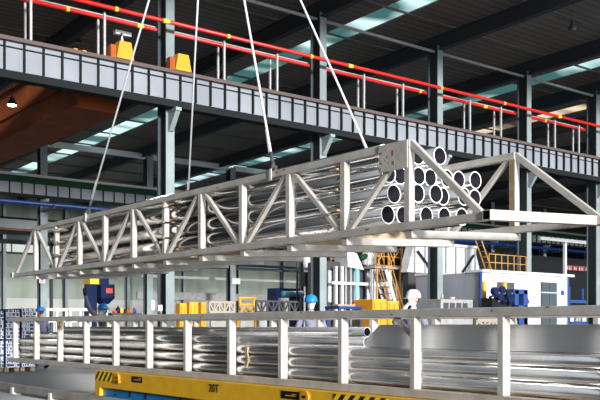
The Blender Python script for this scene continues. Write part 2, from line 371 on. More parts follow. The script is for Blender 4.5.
# ================================================================ HOISTED FRAME (upper truss)
UN,UF=6.69,8.53; UB,UT=2.285,3.247; TS=.043
def T(x,y,z): return (x,y,z+(x-UN)*TS)
ys=[6.69+1.050*i for i in range(11)]      # posts near->far ; tips
yn,yfr=ys[0]-1.05,ys[-1]+1.15
root=thing('hoisted_frame',(7.6,12,UB-.09),'grey steel lattice frame full of pipes hanging from four cables','frame')
S=.085
def rbar(name,p,q,w=S,h=S,m_=STEEL,side=None): return MB().m(m_).bar(p,q,w,h,side).build(name,root,bevel=.006)
for X,nm in ((UN,'n'),(UF,'f')):
    s=1 if nm=='n' else -1; xc=X+s*S/2
    yt=yn if nm=='n' else yn-.16
    rbar('bottom_chord',T(xc,yt,UB+S/2),T(xc,yfr,UB+S/2))
    rbar('top_chord',T(xc,ys[0]-.04,UT-S/2),T(xc,ys[-1]+.04,UT-S/2))
    for i,y in enumerate(ys):
        rbar('post',T(xc,y,UB+S),T(xc,y,UT-S),m_=(ORUST if (nm=='f' and i==0) else STEEL))
    if nm=='f':   # bright weathered front face of brown post is bare metal
        MB().m(STEEL).box(xc-S/2,xc+S/2,ys[0]-S/2-.006,ys[0]-S/2,UB+S+.08,UT-S+.08).build('post_face',root)
    w2=.06
    rbar('diagonal',T(xc,ys[0]-.03,UT-.03),T(xc,yt+.05,UB+S-.02),w2,.075)
    rbar('diagonal',T(xc,ys[-1]+.03,UT-.03),T(xc,yfr-.05,UB+S-.02),w2,.075)
    for i in range(10):
        if i%2==0: a,b=(ys[i]+.07,UT-S),(ys[i+1]-.07,UB+S)
        else: a,b=(ys[i+1]-.07,UT-S),(ys[i]+.07,UB+S)
        rbar('diagonal',T(xc,a[0],a[1]+.02),T(xc,b[0],b[1]-.02),w2,.06)
for y in ys:
    rbar('cross_beam',T(UN+.03,y,UB-.045),T(UF+.03,y,UB-.045),.10,.085)
# hollow end beams
def hollow_x(x0_,x1_,yc,zc,s,th):
    mb=MB().m(STEEL); h=s/2
    A=[(-h,-h),(h,-h),(h,h),(-h,h)]; I=[(a*(1-2*th/s),b*(1-2*th/s)) for a,b in A]
    vs=[]
    for X in (x0_,x1_):
        vs.append([[mb.bm.verts.new(T(X,yc+a,zc+b)) for a,b in L] for L in (A,I)])
    for j in range(4):
        k_=(j+1)%4
        mb._f([vs[0][0][j],vs[0][0][k_],vs[1][0][k_],vs[1][0][j]])
        mb.m(BLACK); mb._f([vs[0][1][k_],vs[0][1][j],vs[1][1][j],vs[1][1][k_]]); mb.m(STEEL)
        for e in (0,1): mb._f([vs[e][0][k_],vs[e][0][j],vs[e][1][j],vs[e][1][k_]])
    return mb
hollow_x(UN-.02,UF+.25,yn-.052,UB+.05,.10,.008).build('end_beam',root)
hollow_x(UN-.02,UF+.1,yfr+.052,UB+.05,.10,.008).build('end_beam',root)
# gusset plate with rust marks
g=MB().m(STEEL).box(UN-.014,UN-.002,ys[0]-.02,ys[0]+.42,UT-.30,UT+.0)
o=g.build('gusset_plate',root)
mb=MB().m(RUST)
for (a,b,c,d) in ((.36,.40,.05,.07),(.36,.39,.16,.18),(.18,.21,.05,.11),(.17,.20,.17,.21),(.27,.29,.10,.12),(.31,.32,.14,.15),(.25,.26,.17,.19),(.38,.40,.22,.25)):
    mb.box(UN-.017,UN-.014,ys[0]+a,ys[0]+b,UT-d-.03,UT-c-.03)
mb.build('rust_marks',o)
mb=MB().m(RUST)
for y,z in ((8.85,UT-.02),(9.0,UT-.03),(8.05,2.48),(7.98,2.40),(8.12,2.42),(10.4,UT-.05),(12.2,UB+.05),(7.3,UB+.06)):
    mb.box(UN-.004,UN-.001,y-.02,y+.03,z-.008,z+.01)
mb.build('rust_spots',root)
# lifting lugs
for (X,y) in ((UN,ray_x(86,UN)),(UN,ray_x(271,UN)),(UF,ray_x(189,UF)),(UF,ray_x(381,UF))):
    s=1 if X==UN else -1
    MB().m(DGREY).box(X+s*.02,X+s*.06,y-.05,y+.05,UT+(X-UN)*TS,UT+(X-UN)*TS+.05).build('lifting_lug',root)
# pipes in hoisted frame
def pipe_mesh(name,x,y0,y1,z,r,th,n=40,m_=ALU,slope=0):
    mb=MB(); O0=[];O1=[];I0=[];I1=[]
    for i in range(n):
        t_=2*math.pi*i/n; c,s=math.cos(t_),math.sin(t_)
        O0.append(mb.bm.verts.new((x+r*c,y0,z+r*s))); O1.append(mb.bm.verts.new((x+r*c,y1,z+r*s)))
        q=r-th; I0.append(mb.bm.verts.new((x+q*c,y0,z+q*s))); I1.append(mb.bm.verts.new((x+q*c,y1,z+q*s)))
    mb.m(m_); 
    for i in range(n):
        k_=(i+1)%n; f=mb._f([O0[i],O0[k_],O1[k_],O1[i]]); f.smooth=True
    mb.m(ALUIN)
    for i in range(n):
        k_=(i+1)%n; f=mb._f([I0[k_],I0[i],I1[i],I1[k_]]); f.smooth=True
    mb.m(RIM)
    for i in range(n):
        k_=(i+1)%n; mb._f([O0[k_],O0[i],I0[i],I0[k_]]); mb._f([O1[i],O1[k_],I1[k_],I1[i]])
    return mb.build(name)
R=.107
rows=[ (2.512,[(6.90,388),(7.14,403),(7.45,426.5),(7.72,444.5),(8.0,462)]),
       (2.733,[(6.90,394),(7.12,418),(7.36,436),(7.62,443),(7.88,464),(8.15,475)]),
       (2.971,[(6.90,389),(7.12,400),(7.36,419),(7.6,430.5),(7.83,447),(8.06,459),(8.29,475.5)]),
       (3.209,[(6.90,384),(7.13,402),(7.37,418),(7.62,440)]) ]
rn=['bottom','second','third','top']
for ri,(z,L) in enumerate(rows):
    for ci,(x,p) in enumerate(L):
        y0=ray_x(p,x); y1=16.3+random.uniform(-.5,.5)
        if ci==0: y1=16.2+[.5,.1,.4,-.2][ri]
        o=pipe_mesh('aluminium_pipe',x,y0,y1,z+(x-UN)*TS-.005,R,.012)
        tag(o,'shiny pipe in the hoisted frame, %s row, %s from the near side'%(rn[ri],ORD[ci]),'pipe','pipes in the hoisted frame')
# timber spacers
spy=[ray_x(p,UN) for p in (338,165,60)]
wn=['near the third post from the open end','under the middle cables','at the closed far end']
for yi,y in enumerate(spy):
    for ri in range(4):
        z=(2.512 if ri==0 else rows[ri][0])-R-.012
        x1_=8.38 if ri<3 else 7.75
        if ri==0: mb=MB().m(WOOD).bar(T(UN+.1,y,2.334),T(UF-.1,y,2.334),.06,.095)
        else:
            z_=rows[ri][0]-.119-.005
            mb=MB().m(WOOD).bar(T(UN-.05+.07*random.random()+(.02 if ri%2 else 0),y,z_),T(x1_,y,z_),.07,.02)
            mb.bar(T(UN-.05,y+.03,z_),T(UN+.10,y+.03,z_),.13,.022)
        tag(mb.build('timber_spacer'),'rough timber strip under the %s pipe row %s'%(rn[ri],wn[yi]),'timber','timber spacers')
for y in (9.0,11.5,14.0):
    tag(MB().m(WOOD).bar(T(UN+.1,y,2.334),T(UF-.1,y,2.334),.06,.095).build('timber_bearer'),'timber bearer under the hoisted pipes, '+{9.0:'towards the open end',11.5:'near mid-length',14.0:'towards the far end'}[y],'timber','timber bearers')
# ================================================================ LIFTING CABLES + HOOK
HK=Vector((7.6,12.1,9.85))
cab=[(UN+.04,86,UN,'left near-side wire rope from the frame up to the crane hook'),(UF-.04,189,UF,'second wire rope from the left, fixed to the far chord'),(UN+.04,271,UN,'third wire rope from the left, with a clamp on the near chord'),(UF-.04,381,UF,'rightmost wire rope, fixed to the far chord near the open end')]
for (xx,p,XX,lab) in cab:
    y=ray_x(p,XX); zc=UT+(xx-UN)*TS+.05; a=Vector((xx,y,zc))
    t=thing('lifting_cable',a,lab,'cable','lifting cables')
    d=(HK-a).normalized()
    MB().m(ROPE).tube(a+d*.22,HK,.017,8).build('rope',t)
    MB().m(DGREY).tube(a,a+d*.09,.03,8).tube(a+d*.09,a+d*.24,.026,8).box(a.x-.045,a.x+.045,a.y-.02,a.y+.02,a.z-.02,a.z+.03).build('shackle',t)
    MB().m(ROPE).tube(a+d*.24+Vector((0,.02,0)),a+d*.6+Vector((0,.012,0)),.02,8).build('splice',t)
    # chain / strap round the chord
    s=-1 if XX==UN else 1
    MB().m(ROPE).box(XX+s*.012-.006,XX+s*.012+.006,y-.025,y+.025,zc-.17,zc-.02).build('strap',t)
t=thing('crane_hook',HK,'heavy crane hook block where the four wire ropes meet','hook')
MB().m(YEL).lathe([(.12,.15),(.28,.25),(.28,.7),(.12,.8)],HK).build('block',t)
MB().m(DGREY).path([HK+Vector((0,0,.2)),HK+Vector((0,0,.05)),HK+Vector((0,.1,-.02)),HK+Vector((0,.14,-.12)),HK+Vector((0,.05,-.2)),HK+Vector((0,-.07,-.17)),HK+Vector((0,-.1,-.07))],.04).build('hook',t)
MB().m(ROPE).tube(HK+Vector((0,.15,.75)),HK+Vector((0,.15,3.4)),.02).tube(HK+Vector((0,-.15,.75)),HK+Vector((0,-.15,3.4)),.02).build('hoist_rope',t)

# ================================================================ LOWER FRAME ON CART
LN,LF=6.29,7.87; LB,LT=.545,1.43
root=thing('floor_frame',(7.1,10,LB),'grey steel frame full of long tubes resting on the yellow transfer cart','frame')
py_=[5.11+1.104*i for i in range(12)]; py_=[py_[0]-2.208,py_[0]-1.104]+py_
ya,yb_=py_[0]-.05,py_[-1]+.3
for X in (LN,LF):
    s=1 if X==LN else -1; xc=X+s*.05
    rbar('top_chord',(xc,ya,LT-.0425),(xc,yb_,LT-.0425),.10,.085)
    rbar('bottom_chord',(xc,ya,LB+.0425),(xc,yb_,LB+.0425),.10,.085)
    for y in py_: MB().m(STEEL).box(xc-.05,xc+.05,y-.035,y+.035,LB+.085,LT-.085).build('post',root,bevel=.006)
for y in py_: rbar('cross_beam',(LN+.1,y,LB+.04),(LF-.1,y,LB+.04),.07,.07)
MB().m(STEEL).bar((LN+.05,py_[3]+.06,LT-.25),(LN+.05,py_[3]+.28,LT-.085),.04,.05).build('corner_brace',root)
MB().m(STEEL).bar((LN+.05,py_[2]-1.0,LT-.25),(LN+.05,py_[2]-1.2,LT-.085),.04,.05).build('corner_brace',root)
mb=MB().m(RUST)
for y,z in ((5.2,LT-.03),(4.6,LT-.01),(6.5,LT-.05),(8.0,LT-.02),(10.2,LT-.05)): mb.box(LN-.003,LN-.0005,y-.015,y+.015,z-.008,z+.008)
mb.build('rust_spots',root)
# bottom rows of tubes
r=.062; ts=['bottom','middle','upper']
for ri,z in enumerate((.695,.830,.965)):
    for ci in range(9):
        x=LN+.17+.145*ci
        o=pipe_mesh('aluminium_tube',x,ya+.2+random.uniform(0,.3),py_[-1]-.05+random.uniform(-.15,.15),z,r,.006,24,ALT)
        tag(o,'slim tube in the floor frame, %s layer, %s from the near side'%(ts[ri],ORD[ci]),'tube','slim tubes in the floor frame')
yl=ray_x(372,LN+.3)
for ci in range(3):
    x=LN+.26+.27*ci+.02; y1=ray_x(368+ci*2,x)
    w_=.125; za,zb_=1.035,1.275
    o=MB().m(ALUM).hexa([(x-w_,ya+.3,za),(x+w_,ya+.3,za),(x+w_,y1+.0,za),(x-w_,y1+.0,za),(x-w_,ya+.3,zb_),(x+w_,ya+.3,zb_),(x+w_,y1-.32,zb_),(x-w_,y1-.32,zb_)]).build('wide_profile',bevel=.004)
    tag(o,'wide flat aluminium profile on top of the cart load, %s from the near side'%ORD[ci],'profile','wide profiles on the cart load')
for ri,z in enumerate((1.085,1.2)):
    for ci in range(8 if ri==0 else 5):
        x=LN+.18+.15*ci+(.2 if ri else 0)
        o=pipe_mesh('aluminium_tube',x,ray_x(370,x)+.04+.03*random.random(),ray_x(30+ri*30,x)-.4*random.random(),z-.005,.053,.006,24,ALT)
        tag(o,'short tube atop the cart load, %s layer down, %s from near side'%(['second','first'][ri],ORD[ci]),'tube','short tubes on the load')
# rag
t_=MB().m(WOOD); yy=ray_x(247,LN+.1)
pts=[(0,0),(.02,-.08),(-.02,-.16),(.03,-.26)]
for (a,b) in zip(pts[:-1],pts[1:]): t_.bar((LN+.1,yy+a[0],1.0+a[1]),(LN+.1,yy+b[0],1.0+b[1]),.02,.055,side=(1,0,0))
tag(t_.build('rag_strip'),'beige rag strip hanging between posts of the floor frame','rag')
yy=ray_x(61,LN); t_=MB().m(WOOD)
for i in range(16):
    a=random.uniform(0,6.28); q=[(LN-.008+random.uniform(-.004,.002),yy+.16*math.cos(a+k_*1.2)*random.uniform(.4,1),LT-.06-.09*abs(math.sin(a+k_))*random.uniform(.5,2.2)) for k_ in range(3)]
    t_.path(q,.009,5)
tag(t_.build('rope_tangle'),'tangle of pale rope tied to the top chord of the floor frame at left','rope')
# ================================================================ TRANSFER CART
cy0,cy1=3.2,ray_x(95,LN-.1)
xa,xb=LN-.1,LF+.2
t=thing('transfer_cart',(7.1,10,0),'yellow and blue rail transfer cart carrying the floor frame','cart')
MB().m(YEL).box(xa,xb,cy0,cy1,LB-.27,LB-.002).build('deck',t,bevel=.008)
MB().m(BLUE).box(xa+.06,xb-.06,cy0+.15,cy1-.18,.12,LB-.27).build('under_frame',t)
MB().m(YEL).box(xa,xb,cy1-.17,cy1,.14,LB-.27).build('end_plate',t)
for y in (4.5,7.5,11,14):
    if y<cy1-.5:
        for X in (xa+.25,xb-.25): MB().m(DGREY).tube((X-.05,y,.15),(X+.05,y,.15),.15,20).build('wheel',t)
MB().m(HAZ).box(xa-.006,xa-.001,cy1-.62,cy1-.03,LB-.16,LB-.015).build('hazard_panel',t)
h0,h1=ray_x(388,xa),ray_x(334,xa)
MB().m(HAZ).box(xa-.006,xa-.001,h0,h1,LB-.16,LB-.02).build('hazard_panel',t)
MB().m(HAZ).box(xa-.006,xa-.001,ray_x(520,xa),ray_x(478,xa),LB-.16,LB-.02).build('hazard_panel',t)
for p in (118,306): 
    y=ray_x(p,xa); MB().m(YEL2).tube((xa-.03,y,LB-.09),(xa,y,LB-.09),.075,16).box(xa-.03,xa,y-.08,y+.08,LB-.165,LB-.13).build('lifting_eye',t)
    MB().m(BLACK).box(xa-.034,xa-.03,y-.03,y+.03,LB-.1,LB-.07).build('eye_hole',t)
for p in (137,290):
    y=ray_x(p,xa); o=MB().m(BLACK).box(xa-.005,xa-.001,y-.17,y+.17,LB-.13,LB-.04).build('name_plate',t)
    MB().m(YEL).box(xa-.007,xa-.005,y-.12,y+.08,LB-.095,LB-.085).box(xa-.007,xa-.005,y-.14,y-.04,LB-.075,LB-.068).build('plate_marks',o)
for i in range(9):
    y=ray_x(112,xa)-.5*i; MB().m(NAVY).box(xa+.045,xa+.06,y-.03,y+.0,.18,.2+.06*(i%3)).build('slot',t)
def text(s,name,size,loc,rot,m_,parent=None,ext=.002):
    c=bpy.data.curves.new(name,'FONT'); c.body=s; c.size=size; c.extrude=ext; c.align_x='CENTER'; c.align_y='CENTER'
    o=bpy.data.objects.new(name,c); C.objects.link(o); o.location=loc; o.rotation_euler=rot
    dg=bpy.context.evaluated_depsgraph_get(); me=bpy.data.meshes.new_from_object(o.evaluated_get(dg))
    bpy.data.objects.remove(o); o=bpy.data.objects.new(name,me); C.objects.link(o); me.materials.clear(); me.materials.append(m_)
    M=Matrix.Translation(loc)@rot.to_matrix().to_4x4(); me.transform(M)
    if parent: o.parent=parent; o.matrix_parent_inverse=Matrix.Translation(-parent.location) if parent.type=='EMPTY' else Matrix()
    return o
from mathutils import Euler
RX=Matrix(((0,0,-1),(-1,0,0),(0,1,0))).to_euler()     # text on a face that looks to -x
RY=Euler((math.pi/2,0,0))                               # text on a face that looks to -y
text('20T','lettering',.15,(xa-.004,ray_x(214,xa),LB-.10),RX,BLACK,t)
# ================================================================ FOREGROUND FRAME (bottom left)
FX=3.51; FT=.62
t=thing('foreground_frame',(FX,6,0),'grey steel frame lying in the foreground at the bottom left','frame')
MB().m(STEELD).bar((FX,1.5,FT-.04),(FX,14,FT-.04),.08,.08).build('top_chord',t,bevel=.006)
MB().m(STEELD).bar((FX-1.5,1.5,FT-.04),(FX-1.5,14,FT-.04),.08,.08).build('top_chord',t,bevel=.006)
yq=ray_x(16,FX)
for i in range(-3,8):
    y=yq-1.05*i
    if y<1.6 or y>14: continue
    for X in (FX,FX-1.5): MB().m(STEEL).box(X-.04,X+.04,y-.035,y+.035,0,FT-.08).build('post',t)
    MB().m(WHITE).box(FX-.055,FX-.045,y-.05,y+.02,FT-.11,FT-.03).build('weld_plate',t)
    MB().m(STEEL).box(FX-1.46,FX-.04,y-.035,y+.035,.08,.15).build('cross_beam',t)
for ci in range(3):
    x=FX-.24-.33*ci
    tag(pipe_mesh('large_pipe',x,3,13.2,.15+.165+.08,.16,.01,40,ALUM),'large aluminium pipe inside the foreground frame, %s from the far side'%ORD[ci],'pipe','pipes in the foreground frame')

# ================================================================ PEOPLE
def skinmesh(verts, edges, radii, root=0, sub=2):
    me=bpy.data.meshes.new('tmp'); me.from_pydata(verts,edges,[])
    o=bpy.data.objects.new('tmp',me); C.objects.link(o)
    sk=o.modifiers.new('s','SKIN'); sk.use_smooth_shade=True
    for i,r_ in enumerate(radii):
        me.skin_vertices[0].data[i].radius=(r_,r_) if not isinstance(r_,tuple) else r_
    me.skin_vertices[0].data[root].use_root=True
    ss=o.modifiers.new('u','SUBSURF'); ss.levels=sub; ss.render_levels=sub
    dg=bpy.context.evaluated_depsgraph_get(); out=bpy.data.meshes.new_from_object(o.evaluated_get(dg))
    bpy.data.objects.remove(o)
    return out
def add_hand(V,E,Rr,wi,dirv,side,open_=True):
    d=Vector(dirv).normalized(); w=Vector(V[wi]); n=Vector(side).normalized(); pn=d.cross(n).normalized()
    V.append(tuple(w+d*.05)); Rr.append((.036,.02)); E.append((wi,len(V)-1)); pi=len(V)-1
    for k_,(o_,L) in enumerate(((-.033,.070),(-.012,.080),(.010,.075),(.030,.058))):
        b=w+d*.085+n*o_; V.append(tuple(b)); Rr.append(.0125); E.append((pi,len(V)-1)); a=len(V)-1
        curl=.35 if open_ else .9
        p1=b+(d*.9+pn*curl*.4).normalized()*L*.5; V.append(tuple(p1)); Rr.append(.0095); E.append((a,len(V)-1))
        p2=p1+(d*(1-curl*.6)+pn*curl).normalized()*L*.5; V.append(tuple(p2)); Rr.append(.008); E.append((len(V)-2,len(V)-1))
    b=w+d*.035-n*.035; V.append(tuple(b)); Rr.append(.014); E.append((pi,len(V)-1))
    p1=b+(d*.6-n*.7).normalized()*.045; V.append(tuple(p1)); Rr.append(.010); E.append((len(V)-2,len(V)-1))
def person(px,D,zhelm,face,label,helmet,handR,handL,elR,elL,mask=True,lean=(0,0),jacket=CLOTH,glove=SKIN,stride=.15,xy=None):
    """face: heading angle in hall axes (0 = +x). Local frame: +X forward, +Y left."""
    x,y=P(px,D) if xy is None else xy
    s=zhelm/1.80
    V=[(0,0,.95)]; Rr=[(.15,.115)]; E=[]
    def add(p,r_,par): V.append(p); Rr.append(r_); E.append((par,len(V)-1)); return len(V)-1
    lx,ly=lean
    wst=add((lx*.2,ly*.2,1.10),(.145,.105),0); ch=add((lx*.6,ly*.6,1.28),(.17,.12),wst); sh=add((lx*.9,ly*.9,1.42),(.12,.09),ch)
    nk=add((lx+.01,ly,1.50),(.055,.055),sh); hd0=add((lx+.015,ly,1.56),(.05,.05),nk)
    hl={}
    for sg,nm in ((1,'L'),(-1,'R')):
        s1=add((lx*.9,ly*.9+sg*.17,1.42),(.075,.075),sh)
        el,ha=(elL,handL) if nm=='L' else (elR,handR)
        e1=add(el,(.060,.060),s1); w1=add(ha,(.040,.036),e1)
        hl[nm]=w1; d=(Vector(ha)-Vector(el)); add_hand(V,E,Rr,w1,d,Vector((0,1,0)) if abs(d.normalized().y)<.8 else Vector((1,0,0)))
        hp=add((0,sg*.09,.90),(.095,.095),0)
        kn=add((.04+sg*stride*.5,sg*.10,.50),(.062,.062),hp); an=add((sg*stride,sg*.11,.10),(.045,.045),kn)
        add((sg*stride+.03,sg*.11,.05),(.045,.04),an); add((sg*stride+.17,sg*.115,.045),(.042,.032),len(V)-1)
    me=skinmesh(V,E,Rr)
    bm=bmesh.new(); bm.from_mesh(me)
    # head: shaped egg with nose, ears, brow, lips
    hc=Vector((lx+.025,ly,1.655))
    ret=bmesh.ops.create_uvsphere(bm,u_segments=24,v_segments=18,radius=1)
    for v in ret['verts']:
        c=v.co.copy(); zz=c.z
        wx=.098; wy=.076*(1-.22*max(0,-zz)); wz=.122
        p=Vector((c.x*wx*(1-.1*max(0,-zz)),c.y*wy,c.z*wz))
        if c.x>.6 and abs(c.y)<.28 and -.35<zz<.12: p.x+=.026*(1-abs(c.y)/.28)*(1-abs(zz+.2)/.35 if zz<-.2 else .8)   # nose
        if c.x>.5 and .08<zz<.3 and .18<abs(c.y)<.55: p.x-=.012                                             # eye sockets
        if c.x>.6 and -.62<zz<-.42 and abs(c.y)<.35: p.x+=.007                                              # lips
        if c.x>.4 and zz<-.75: p.x+=.012                                                                    # chin
        if abs(c.y)>.93 and abs(zz)<.3 : p.y*=1.22                                                         # ears
        v.co=hc+p
    for f in bm.faces: f.smooth=True
    # material zones
    for f in bm.faces:
        c=f.calc_center_median()
        nr=min((Vector(V[hl[k_]])-c).length for k_ in hl)
        if nr<.20 and any((c-Vector(V[hl[k_]])).dot(Vector(V[hl[k_]])-Vector(el_))>-.004 and (Vector(V[hl[k_]])-c).length<.20 for k_,el_ in (('L',elL),('R',elR))): f.material_index=3
        elif c.z>1.515 and (c-hc).length<.22: f.material_index=0
        elif c.z<.09: f.material_index=4
        elif c.z<.93 and abs(c.y)<.24: f.material_index=2
        else: f.material_index=1
    me2=bpy.data.meshes.new('person'); bm.to_mesh(me2); bm.free()
    for m_ in (SKIN,jacket,TROUS,glove,BLACK): me2.materials.append(m_)
    Mx=Matrix.Translation((x,y,0))@Matrix.Rotation(face,4,'Z')@Matrix.Scale(s,4)
    o=bpy.data.objects.new('person',me2); C.objects.link(o); o.matrix_world=Mx
    tag(o,label,'person')
    def child(mb,name):
        c=mb.build(name); c.parent=o; return c
    # helmet with brim
    mb=MB().m(helmet).lathe([(.128,0),(.128,.03),(.120,.07),(.095,.115),(.055,.14),(.0,.148)],(hc.x-.008,hc.y,hc.z+.022),24)
    mb.hexa([(hc.x+.06,hc.y-.085,hc.z+.02),(hc.x+.175,hc.y-.05,hc.z+.012),(hc.x+.175,hc.y+.05,hc.z+.012),(hc.x+.06,hc.y+.085,hc.z+.02),(hc.x+.06,hc.y-.085,hc.z+.032),(hc.x+.17,hc.y-.05,hc.z+.02),(hc.x+.17,hc.y+.05,hc.z+.02),(hc.x+.06,hc.y+.085,hc.z+.032)])
    mb.bar((hc.x-.1,hc.y,hc.z+.13),(hc.x+.07,hc.y,hc.z+.145),.03,.025)
    child(mb,'safety_helmet')
    mb=MB().m(HAIR)
    for k_ in range(9):
        a=math.pi*.6+k_*math.pi*.8/8; mb.bar((hc.x+.088*math.cos(a),hc.y+.072*math.sin(a),hc.z+.03),(hc.x+.08*math.cos(a),hc.y+.066*math.sin(a),hc.z-.045),.028,.02)
    child(mb,'hair')
    mb=MB().m(BLACK)
    for sg in (1,-1): mb.box(hc.x+.078,hc.x+.086,hc.y+sg*.03-.012,hc.y+sg*.03+.012,hc.z+.002,hc.z+.012)
    child(mb,'eyes')
    if mask:
        mb=MB().m(MASK)
        pr=[(-.072,.03),(-.045,.085),(0,.122),(.045,.085),(.072,.03)]
        for (a,b) in zip(pr[:-1],pr[1:]):
            mb.hexa([(hc.x+a[1]*.85,hc.y+a[0]*.8,hc.z-.105),(hc.x+b[1]*.85,hc.y+b[0]*.8,hc.z-.105),(hc.x+b[1]*.8-.01,hc.y+b[0]*.7,hc.z-.105),(hc.x+a[1]*.8-.01,hc.y+a[0]*.7,hc.z-.105),
                     (hc.x+a[1],hc.y+a[0],hc.z-.02),(hc.x+b[1],hc.y+b[0],hc.z-.02),(hc.x+b[1]-.01,hc.y+b[0]*.9,hc.z-.02),(hc.x+a[1]-.01,hc.y+a[0]*.9,hc.z-.02)])
        child(mb,'face_mask')
    return o
NEU=dict(handR=(.12,-.30,.92),elR=(.0,-.27,1.15),handL=(.12,.30,.92),elL=(0,.27,1.15))
fw=math.atan2(CU,SU)         # heading away from the camera
# worker 1, arm raised, looking left
person(105,19.6,1.74,fw+math.radians(125),'worker in blue helmet, white mask and grey-blue overalls raising one arm towards the hoisted frame',HELB,
       handL=(.16,.30,.95),elL=(.02,.28,1.15),handR=(.42,-.16,2.02),elR=(.30,-.19,1.68),glove=GLOVE,lean=(.03,0),stride=.06)
person(42,26,1.82,fw+math.radians(60),'worker in blue helmet and dark overalls standing far left behind the floor frame',HELB,mask=False,lean=(.05,0),stride=.12,**NEU)
person(311,17.5,1.86,fw+math.radians(175),'worker in blue helmet and white mask facing the camera behind the floor frame at centre',HELB,jacket=CLOTH,stride=.1,**NEU)
person(414,15.2,1.87,fw+math.radians(130),'worker in white helmet with one gloved hand at the face, right of yellow cabinet',HELW,
       handR=(.17,-.05,1.50),elR=(.24,-.24,1.25),handL=(.12,.30,.92),elL=(0,.27,1.15),mask=False,glove=GLOVEW,stride=.08)

# ================================================================ BACKGROUND: cabin on the right
cy=27.4; cx0=ray_y(481,cy); cx1=ray_y(568,cy); cyb=ray_x(416,cx0); ct=zpy(272,cx0,cy)
t=thing('site_cabin',(cx0,cy,0),'white prefabricated cabin with blue corner trims, window and door','cabin')
MB().m(WHITE2).box(cx0,cx1,cy,cy+.12,0,ct).build('front_panel',t)
MB().m(SHADEP).box(cx0,cx0+.1,cy+.12,cyb,0,ct).build('side_panel',t)
MB().m(SHADEP).box(cx1-.1,cx1,cy+.12,cyb,0,ct).build('side_panel',t)
MB().m(SHADEP).box(cx0+.1,cx1-.1,cyb-.1,cyb,0,ct).build('rear_panel',t)
MB().m(WHITE).box(cx0-.05,cx1+.35,cy-.15,cy+.9,ct,ct+.12).box(cx0-.05,cx1+.35,cyb-1.2,cyb+.05,ct,ct+.12).build('roof',t)
for X in (cx0,cx1): MB().m(CBLUE).box(X-.07,X+.07,cy-.03,cy+.04,0,ct).build('corner_trim',t)
wx0,wx1=ray_y(497,cy),ray_y(514,cy); 
f=MB().m(DGREY).box(wx0,wx1,cy-.03,cy,zpy(300,wx0,cy),zpy(282,wx0,cy)).build('window',t)
MB().m(GLASS).box(wx0+.08,wx1-.08,cy-.04,cy-.03,zpy(299,wx0,cy),zpy(283,wx0,cy)).build('pane',f)
dx0,dx1=ray_y(540.5,cy),ray_y(556.5,cy)
f=MB().m(DGREY).box(dx0,dx1,cy-.03,cy,.0,zpy(282,dx0,cy)).build('door',t)
MB().m(GLASS).box(dx0+.08,(dx0+dx1)/2-.03,cy-.045,cy-.03,.2,zpy(283,dx0,cy)).box((dx0+dx1)/2+.03,dx1-.08,cy-.045,cy-.03,.2,zpy(283,dx0,cy)).build('pane',f)
MB().m(TIE).box(dx0,dx1,cy-.06,cy-.045,zpy(293,dx0,cy),zpy(293,dx0,cy)+.06).build('handle',f)
bx=ray_y(560.5,cy); 
MB().m(WHITE).box(bx,bx+.28,cy-.02,cy,1.5,3.1).m(CBLUE).box(bx,bx+.28,cy-.025,cy-.02,2.85,3.1).build('notice_board',t)
# orange railing on cabin roof
def railing(px0,px1,Y,z0,h,label,n=6,m_=ORL,mids=2,r_=.022):
    a,b=ray_y(px0,Y),ray_y(px1,Y)
    t=thing('guard_railing',((a+b)/2,Y,z0),label,'railing')
    for i in range(n):
        x=a+(b-a)*i/(n-1); MB().m(m_).tube((x,Y,z0),(x,Y,z0+h),r_,6).build('post',t)
    for k_ in range(mids):
        z=z0+h*(k_+1)/mids; MB().m(m_).tube((a,Y,z),(b,Y,z),r_,6).build('rail',t)
    return t
railing(489,526,cy+.3,ct+.12,.80,'orange tube railing on top of the white cabin',7,mids=2)
xx=ray_y(485,cy+.2); 
t=thing('roof_ladder',(xx,cy+.2,ct+.12),'orange sloping ladder rising beside the railing on the cabin','ladder')
for o_ in (0,.35):
    MB().m(ORL).tube((xx+.5,cy+.2+o_,ct+.12),(xx-.35,cy+.2+o_,ct+1.7),.03,6).build('stile',t)
for k_ in range(6):
    q=k_/6+.08; MB().m(ORL).tube((xx+.5-.85*q,cy+.2,ct+.12+1.58*q),(xx+.5-.85*q,cy+.55,ct+.12+1.58*q),.02,6).build('rung',t)
# silver hopper seen behind the second column
Yh=34.0
a,b=ray_y(407,Yh),ray_y(481,Yh); z0=zpy(272,a,Yh); z1=zpy(243,a,Yh); q=(b-a)*.09
t=thing('sheet_metal_hopper',((a+b)/2,Yh+.3,0),'large silver sheet metal hopper behind the pipes above the shaded cabin panels','hopper')
MB().m(SILV).hexa([(a,Yh,z0),(b,Yh,z0),(b,Yh+.6,z0),(a,Yh+.6,z0),(a+q,Yh,z1),(b-q,Yh,z1),(b-q,Yh+.6,z1),(a+q,Yh+.6,z1)]).build('body',t)
for k_ in range(7):
    X=a+q+(b-a-2*q)*k_/6; MB().m(GREY).box(X-.04,X+.04,Yh-.08,Yh,z0,z1).build('rib',t)
MB().m(SILV).box(a+q-.1,b-q+.1,Yh-.12,Yh+.7,z1,z1+.14).build('top_rim',t)
for (u,v) in ((.12,.30),(.88,.72)):
    MB().m(BLACK).bar((a+(b-a)*u,Yh-.1,z1-.4),(a+(b-a)*v,Yh-.1,z0+.15),.05,.12,side=(0,1,0)).build('brace',t)
MB().m(DGREY).box(a+.2,b-.2,Yh+.1,Yh+.5,0,z0).build('support',t)
